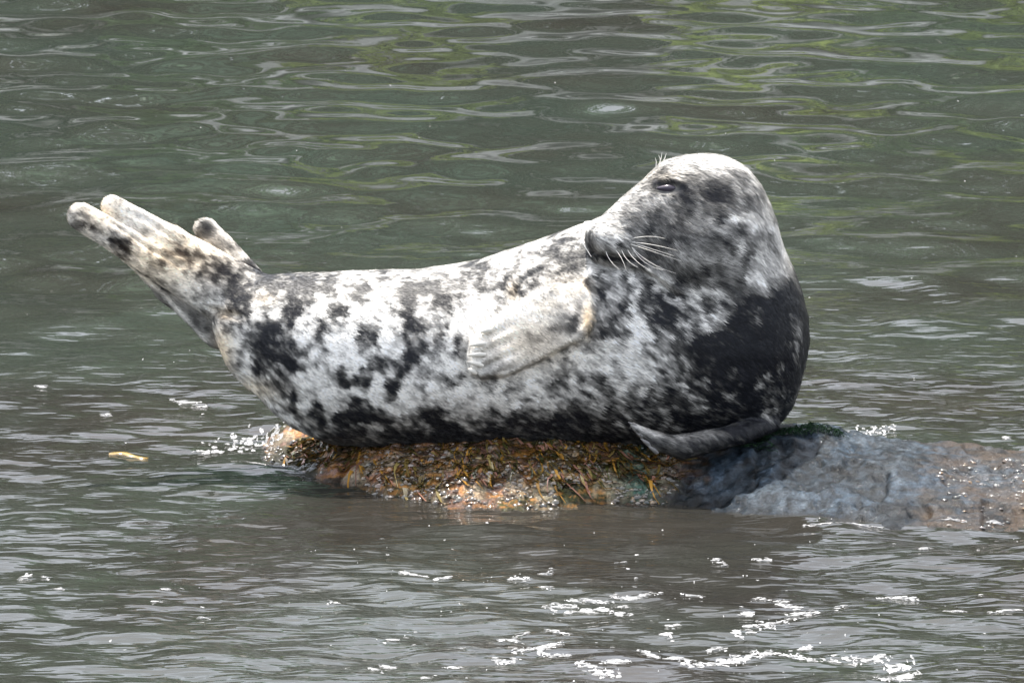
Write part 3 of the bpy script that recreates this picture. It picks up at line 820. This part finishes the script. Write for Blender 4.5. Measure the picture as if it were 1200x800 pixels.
    rim = np.exp(-(line_dist(x, y, [(222, 274), (227, 257), (240, 252), (258, 264), (287, 302)]) / 5.0) ** 2) + 0.8 * np.exp(-(line_dist(x, y, [(128, 290), (152, 314), (192, 345), (216, 373), (240, 400)]) / 3.0) ** 2)
    t = t + 5.5 * np.clip(rim, 0, 1) * far  # lit edges of the far hind flipper painted into the tone
    return np.clip(t, 0.0, 9.0) / 9.0

CREAM = [(200, 300, 80, 40, 0.85), (120, 255, 40, 30, 0.6), (262, 412, 14, 34, 0.8), (686, 376, 7, 22, 1.0), (681, 336, 12, 12, 0.6), (600, 342, 8, 14, 0.6), (640, 360, 40, 18, 0.35),
         (268, 368, 20, 8, 0.7), (300, 455, 30, 12, 0.5), (312, 350, 14, 10, 0.5), (775, 212, 22, 10, 0.35), (620, 398, 62, 34, 0.5), (660, 335, 25, 20, 0.35)]

def coat_rgb(P):
    t = coat_tone(P)
    x, y, w = P.T
    v = 0.006 + 0.82 * t ** 1.9
    cool = np.stack([v * 1.0, v * 0.965, v * 0.90], -1) + (np.clip(0.3 - t, 0, 1) * 0.02)[:, None] * np.array([0.0, 0.15, 0.75])
    m = np.zeros(len(P))
    for cx, cy, rx, ry, s in CREAM:
        m = np.maximum(m, s * np.exp(-((x - cx) / rx) ** 2 - ((y - cy) / ry) ** 2))
    m *= sstep(-60, -10, w)
    warm = np.stack([v * 1.05 + 0.03 * m, v * 0.84 + 0.012 * m, v * 0.56], -1)
    return cool * (1 - m[:, None]) + warm * m[:, None]

# grooves and ridges on the side in view: points, depth (+ out), half width
CREASES = [
    ([(698, 265), (690, 273), (688, 285), (693, 297)], -1.3, 2.6),
    ([(692, 298), (706, 304), (724, 303), (745, 308), (766, 306)], -2.8, 2.6),
    ([(778, 287), (795, 283)], -1.5, 4.0),
    ([(742, 318), (762, 328), (788, 348)], -6.5, 4.5),
    ([(745, 312), (766, 322), (790, 341)], 3.0, 5.0),
    ([(628, 318), (614, 326), (605, 340), (603, 352)], -4.0, 4.0),
    ([(600, 322), (597, 345)], 2.5, 6.0),
    ([(692, 322), (682, 338), (688, 352), (689, 376), (674, 400)], 4.5, 5.0),
    ([(700, 345), (698, 380), (684, 405)], -2.5, 5.0),
    ([(248, 364), (268, 368), (284, 372)], -4.0, 4.0),
    ([(258, 378), (262, 405), (275, 432)], 3.0, 5.0),
    ([(282, 446), (310, 472), (345, 498), (380, 512)], 3.0, 3.5),
    ([(290, 444), (318, 470), (350, 492)], -2.5, 3.5),
    ([(345, 470), (372, 492), (405, 512)], 2.0, 4.0),
    ([(766, 217), (779, 211), (794, 218)], 3.0, 4.0),
    ([(766, 229), (780, 233), (796, 228)], 0.8, 3.0),
    ([(135, 262), (175, 290), (215, 312)], -3.2, 2.8), ([(112, 268), (150, 296), (190, 318)], -2.0, 3.0), ([(150, 248), (190, 272)], -1.5, 2.4),
    ([(170, 255), (215, 287)], -3.0, 2.5),
]

def build_seal():
    F = seal_field()
    V, Q = surface_nets(F)
    del F
    V = smooth(V, Q, 8)
    N = vnormals(V, Q)
    front = sstep(0.05, 0.45, N[:, 2])
    dsp = np.zeros(len(V))
    for pts, amp, wd in CREASES:
        dsp += amp * np.exp(-(line_dist(V[:, 0], V[:, 1], pts) / wd) ** 2)
    dsp += -5.0 * np.exp(-((V[:, 0] - 780) / 14) ** 2 - ((V[:, 1] - 223) / 7) ** 2)
    dsp *= front
    dsp += 0.9 * fbm(V[:, 0] / 30, V[:, 1] / 30, V[:, 2] / 30, seed=111, octaves=3)
    V = V + N * dsp[:, None]
    V = smooth(V, Q, 2)
    N = vnormals(V, Q)
    root = bpy.data.objects.new('seal', None)
    COL.objects.link(root)
    root['label'] = 'mottled black and white grey seal curved upwards on a wet rock'
    root['category'] = 'seal'
    root.location = (0, -0.05, 0.075)
    bpy.context.view_layer.update()
    off = np.array(root.location)
    Pw = wpos(V[:, 0], V[:, 1], V[:, 2]) - off
    me = mesh_np('body', Pw, Q[:, ::-1])
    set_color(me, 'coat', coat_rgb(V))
    obj('body', me, MT['coat'], root)

    # short fur: flat-lying strands
    r = np.random.default_rng(3)
    tri_area = np.linalg.norm(np.cross(V[Q[:, 2]] - V[Q[:, 0]], V[Q[:, 3]] - V[Q[:, 1]]), axis=1)
    nf = 150000
    fi = r.choice(len(Q), nf, p=tri_area / tri_area.sum())
    bw = r.dirichlet((1, 1, 1, 1), nf)
    p = (V[Q[fi]] * bw[..., None]).sum(1); n = (N[Q[fi]] * bw[..., None]).sum(1); n /= np.linalg.norm(n, axis=1)[:, None]
    d = np.tile(np.array([0.82, 0.57, 0.0]), (nf, 1))
    d[:, 1] += 0.25 * noise(p[:, 0] / 60, p[:, 1] / 60, p[:, 2] / 60, seed=121) + r.normal(0, 0.10, nf)
    hd = (p[:, 0] < 300)
    d[hd] = np.array([-0.85, -0.5, 0]) + r.normal(0, 0.1, (hd.sum(), 3))
    d = d - n * (d * n).sum(1)[:, None]
    ln_ = np.linalg.norm(d, axis=1)
    ok = (ln_ > 0.2)
    ok &= ~((np.abs(p[:, 0] - 780) < 15) & (np.abs(p[:, 1] - 223) < 7) & (p[:, 2] > 60))
    p, n, d = p[ok], n[ok], d[ok] / ln_[ok][:, None]
    m = len(p)
    side = np.cross(n, d)
    L = (r.uniform(3.0, 6.0, m) * (1 + 0.5 * (p[:, 0] > 690)))[:, None]; wd = r.uniform(0.35, 0.65, m)[:, None]
    b0 = p - n * 0.2
    co = np.stack([b0 + side * wd, b0 - side * wd, p + d * L * 0.55 + n * L * 0.11 - side * wd * 0.8, p + d * L * 0.55 + n * L * 0.11 + side * wd * 0.8,
                   p + d * L + n * L * r.uniform(0.08, 0.20, m)[:, None]], 1)
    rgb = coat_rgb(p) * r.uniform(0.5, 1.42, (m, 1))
    base = (np.arange(m) * 5)[:, None, None]
    tris = (np.array([(0, 2, 1), (0, 3, 2), (3, 4, 2)])[None] + base).reshape(-1, 3)
    cw = wpos(co[..., 0].ravel(), co[..., 1].ravel(), co[..., 2].ravel()) - off
    fm = mesh_np('fur', cw, tris)
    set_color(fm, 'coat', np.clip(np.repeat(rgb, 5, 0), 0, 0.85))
    o0 = wpos(*p.T); nw = wpos(*(p + n).T) - o0; nw /= np.linalg.norm(nw, axis=1)[:, None]
    fm.normals_split_custom_set_from_vertices(np.repeat(nw, 5, 0))
    obj('fur', fm, MT['hair'], root, kind='stuff')

    def surf_w(x, y):
        """front surface depth at layout x, y"""
        dd = (V[:, 0] - x) ** 2 + (V[:, 1] - y) ** 2
        k = np.argsort(dd)[:40]
        k = k[N[k, 2] > 0]
        return float(np.max(V[k, 2])) if len(k) else 0.0

    def tube(name, pts, radii, mat, parent, sides=8, flat=1.0):
        pts = [np.array(q, float) for q in pts]
        rings = []
        for i, q in enumerate(pts):
            t = pts[min(i + 1, len(pts) - 1)] - pts[max(i - 1, 0)]
            t /= np.linalg.norm(t)
            a = np.cross(t, [0.1, 0.2, 1.0]); a /= np.linalg.norm(a); b = np.cross(t, a)
            for k in range(sides):
                an = 2 * math.pi * k / sides
                rings.append(q + radii[i] * (a * math.cos(an) + flat * b * math.sin(an)))
        C = np.array(rings); nfc = []
        for i in range(len(pts) - 1):
            for k in range(sides):
                k2 = (k + 1) % sides
                nfc.append((i * sides + k, i * sides + k2, (i + 1) * sides + k2, (i + 1) * sides + k))
        mm = mesh_np(name, wpos(*C.T) - off, np.array(nfc))
        return obj(name, mm, mat, parent)

    # eye: a glossy almond between the lids
    ew = surf_w(780, 223)
    un, vn = 20, 12
    pts = []
    for i in range(un):
        for j in range(vn):
            a = 2 * math.pi * i / un; b = math.pi * (j + 0.02) / (vn - 1 + 0.04)
            pts.append((780 + 13.5 * math.sin(b) * math.cos(a), 223.5 + 4.6 * math.sin(b) * math.sin(a) * (1 - 0.35 * abs(math.sin(b) * math.cos(a))), ew - 1.0 + 5.0 * math.cos(b)))
    pts = np.array(pts)
    fc = [(i * vn + j, i * vn + j + 1, ((i + 1) % un) * vn + j + 1, ((i + 1) % un) * vn + j) for i in range(un) for j in range(vn - 1)]
    obj('eye', mesh_np('eye', wpos(*pts.T) - off, np.array(fc)), MT['eye'], root)

    # whiskers: start, bend, end
    W_ = [((736, 288), (760, 296), (794, 308)), ((737, 291), (755, 312), (788, 322)), ((733, 295), (741, 310), (760, 319)), ((737, 282), (757, 277), (775, 282)),
          ((738, 286), (764, 288), (790, 296)), ((719, 295), (727, 304), (731, 319)), ((738, 292), (750, 314), (774, 318)), ((726, 295), (730, 308), (744, 315)),
          ((742, 288), (768, 296), (786, 302)), ((708, 297), (712, 310), (724, 318))]
    for a, b, c in W_:
        q = []
        wa = surf_w(*a); wc = surf_w(*c)
        for s in np.linspace(0, 1, 9):
            xx = (1 - s) ** 2 * a[0] + 2 * s * (1 - s) * b[0] + s * s * c[0]; yy = (1 - s) ** 2 * a[1] + 2 * s * (1 - s) * b[1] + s * s * c[1]
            ww = max(wa + 14 * s, surf_w(xx, yy) + 2.5) if s > 0 else wa - 2
            q.append((xx, yy, ww))
        tube('whisker', q, np.linspace(0.40, 0.12, 9), MT['whisker'], root, 5)
    wl = surf_w(697, 275)
    tube('whisker', [(693, 262, wl - 4), (684, 263, wl + 2), (679, 272, wl + 4), (681, 287, wl + 5), (691, 303, wl + 8)], [0.9, 0.9, 0.8, 0.6, 0.3], MT['whisker'], root, 5)
    for (x0, y0, x1, y1) in ((770, 194, 774, 181), (772, 193, 770, 184), (767, 196, 766, 187), (774, 192, 779, 182)):
        tube('brow_hair', [(x0, y0 + 3, 62), ((x0 + x1) / 2 + 1, (y0 + y1) / 2, 64), (x1, y1, 66)], [0.6, 0.5, 0.2], MT['whisker'], root, 5)

    # claws of the near fore flipper
    for (xa, ya, xb, yb) in ((577, 386, 563, 390), (571, 402, 551, 405), (570, 415, 549, 416), (567, 428, 548, 423), (559, 437, 549, 431)):
        wa = surf_w(xa, ya); wb = max(surf_w(xb, yb) + 2, wa - 6)
        tube('claw', [(xa, ya, wa - 1), ((xa * 2 + xb) / 3, (ya * 2 + yb) / 3 - 0.6, wa + 2), ((xa + 2 * xb) / 3, (ya + 2 * yb) / 3 - 0.3, (wa + wb) / 2 + 2), (xb, yb, wb)],
             [2.0, 3.2, 2.5, 0.4], MT['claw'], root, 7, 0.8)
    # claws of the far fore flipper
    for (xa, ya, xb, yb, ww) in ((746, 501, 733, 492, 137), (752, 511, 742, 504, 138), (760, 521, 747, 511, 139), (767, 528, 755, 519, 139)):
        tube('claw', [(xa, ya, ww - 3), ((xa * 2 + xb) / 3, (ya * 2 + yb) / 3 - 0.8, ww), ((xa + 2 * xb) / 3, (ya + 2 * yb) / 3 - 0.4, ww), (xb, yb, ww)],
             [2.2, 2.8, 1.9, 0.3], MT['dark_claw'], root, 7, 0.8)
build_seal()

# ------------------------------------------------------------------ foam and floating weed
def build_foam():
    r = np.random.default_rng(31)
    B = []                                          # photo x, y, half length px, half height px
    patches = [(690, 712, 46, 5), (725, 717, 16, 5), (745, 699, 30, 3), (812, 697, 14, 3), (690, 703, 30, 3), (658, 710, 22, 4), (905, 704, 22, 3), (925, 711, 18, 3), (940, 720, 20, 4),
               (885, 738, 26, 7), (905, 730, 20, 4), (875, 720, 10, 3), (655, 742, 16, 4), (608, 745, 12, 5), (598, 752, 16, 4), (625, 763, 26, 5), (650, 768, 20, 4), (640, 757, 24, 4),
               (594, 774, 16, 5), (700, 786, 26, 7), (722, 778, 18, 4), (762, 767, 14, 5), (780, 746, 9, 5), (788, 732, 8, 3), (795, 772, 20, 4), (840, 760, 12, 6), (835, 775, 40, 6),
               (870, 770, 34, 6), (905, 766, 26, 5), (945, 768, 20, 5), (985, 768, 24, 4), (1020, 770, 26, 5), (1052, 775, 20, 9), (1062, 788, 16, 8), (1045, 795, 22, 6), (942, 755, 8, 5),
               (1052, 697, 26, 4), (1040, 694, 12, 3), (1180, 719, 22, 3), (1120, 720, 14, 2), (844, 659, 9, 3), (893, 656, 12, 3), (640, 669, 9, 3), (726, 657, 6, 2), (609, 679, 12, 3),
               (640, 691, 8, 3), (480, 672, 22, 3), (520, 677, 12, 3), (458, 752, 9, 4), (455, 780, 12, 4), (440, 785, 8, 3), (530, 782, 12, 4), (540, 762, 7, 2), (502, 793, 9, 4), (985, 714, 8, 3),
               (1085, 645, 7, 2), (30, 676, 8, 4), (53, 679, 4, 3), (67, 692, 5, 2), (184, 707, 5, 3), (194, 692, 4, 2), (240, 723, 6, 2), (391, 708, 5, 3), (221, 469, 14, 3), (210, 466, 9, 3),
               (234, 472, 8, 2), (48, 452, 5, 2), (124, 486, 4, 2), (330, 549, 22, 2), (360, 552, 18, 2), (345, 554, 12, 2), (300, 545, 9, 2), (250, 527, 14, 3), (232, 526, 8, 2),
               (968, 619, 26, 1.2), (1010, 618, 24, 1.1), (1120, 614, 14, 1), (1165, 612, 12, 1), (1180, 515, 5, 3), (1000, 507, 9, 2)]
    for (x, y, a, b) in patches:
        if a > 3:
            n = int(a * 1.3) + 2
            for k in range(n):
                t = r.uniform(-1, 1)
                B.append((x + a * t, y + b * (0.5 * t * math.sin(x) + 0.35 * math.sin(2.2 * t + y)) + r.normal(0, b * 0.28), (0.8 + 6.5 * r.random() ** 1.8) * (1.15 - 0.7 * abs(t)), b * (0.05 + 0.19 * r.random())))
        else:
            B.append((x, y, a * 0.6, b * 0.5))
    for k in range(150):                            # fine specks all over, more in the running water
        y = r.uniform(610, 800); x = r.normal(760, 260)
        B.append((x, y, 0.5 + 2.4 * r.random() ** 3, 0.35 + 0.7 * r.random() ** 2))
    for k in range(90):
        B.append((r.uniform(-40, 1240), r.uniform(60, 560), 0.4 + 1.2 * r.random() ** 3, 0.3 + 0.6 * r.random() ** 3))
    for k in range(70):
        t = r.uniform(0, 1); B.append((238 + 95 * t + r.normal(0, 6), 524 - 14 * t + r.normal(0, 6), r.uniform(1, 3.4), r.uniform(0.8, 2.0)))
    for k in range(60):
        B.append((r.uniform(1000, 1050) if k % 3 else r.uniform(930, 965), r.normal(505, 2.5), r.uniform(0.8, 2.2), r.uniform(0.6, 1.2)))
    V, Fc = [], []
    for (x, y, a, b) in B:
        cx, cy = water_xy(x, y)
        ex, _ = water_xy(x + a, y); _, ey = water_xy(x, y - b)
        ra = abs(ex - cx); rb = abs(ey - cy)
        m = 14; b0 = len(V)
        ph = r.uniform(0, 6.28, 3); hgt = min(0.004, 0.18 * ra) * r.uniform(0.6, 1.1)
        for rf, hf in ((1.0, -0.25), (0.85, 0.45), (0.45, 0.9)):
            for k in range(m):
                an = 2 * math.pi * k / m
                q = rf * (1 + 0.22 * math.sin(2 * an + ph[0]) + 0.16 * math.sin(3 * an + ph[1]) + 0.12 * math.sin(5 * an + ph[2]))
                V.append([cx + ra * q * math.cos(an), cy + rb * q * math.sin(an), hgt * hf])
        V.append([cx, cy, hgt])
        for g in range(2):
            for k in range(m):
                k2 = (k + 1) % m
                p0, p1 = b0 + g * m + k, b0 + g * m + k2
                Fc += [(p0, p1, p1 + m), (p0, p1 + m, p0 + m)]
        for k in range(m):
            Fc.append((b0 + 2 * m + k, b0 + 2 * m + (k + 1) % m, b0 + 3 * m))
    V = np.array(V)
    V[:, 2] += np.maximum(water_h(V[:, 0], V[:, 1]), np.where(V[:, 1] < 0.9, rock_h(V[:, 0], V[:, 1]) * ((V[:, 0] > -0.95) & (V[:, 0] < 2.1)), -1)) + 0.001
    obj('foam', mesh_np('foam', V, np.array(Fc)), MT['foam'], label='white foam bubbles and flecks drifting on the water', category='foam', kind='stuff')
build_foam()

def build_weed(px, py, L, label):
    x0, y0 = water_xy(px, py)
    x0, y0 = float(x0), float(y0)
    V, Fc = [], []
    n = 16
    for i in range(n):
        s = i / (n - 1)
        x = x0 + L * (s - 0.5); y = y0 + 0.02 * math.sin(5 * s + px)
        z = float(water_h(np.array(x), np.array(y)))
        w = 0.017 * math.sin(math.pi * min(1, 0.08 + s * 0.92)) ** 0.6 * (1 + 0.3 * math.sin(17 * s))
        for k, (dy, dz) in enumerate(((-1, -0.004), (-0.4, 0.003), (0.4, 0.0035), (1, -0.004))):
            V.append((x, y + w * dy, z + dz))
    for i in range(n - 1):
        for k in range(3):
            a = i * 4 + k
            Fc.append((a, a + 4, a + 5, a + 1))
    obj('floating_seaweed', mesh_np('floating_seaweed', np.array(V), np.array(Fc)), MT['weed'], label=label, category='seaweed')
build_weed(151, 533, 0.105, 'yellow strand of seaweed floating in the water left of the rock')
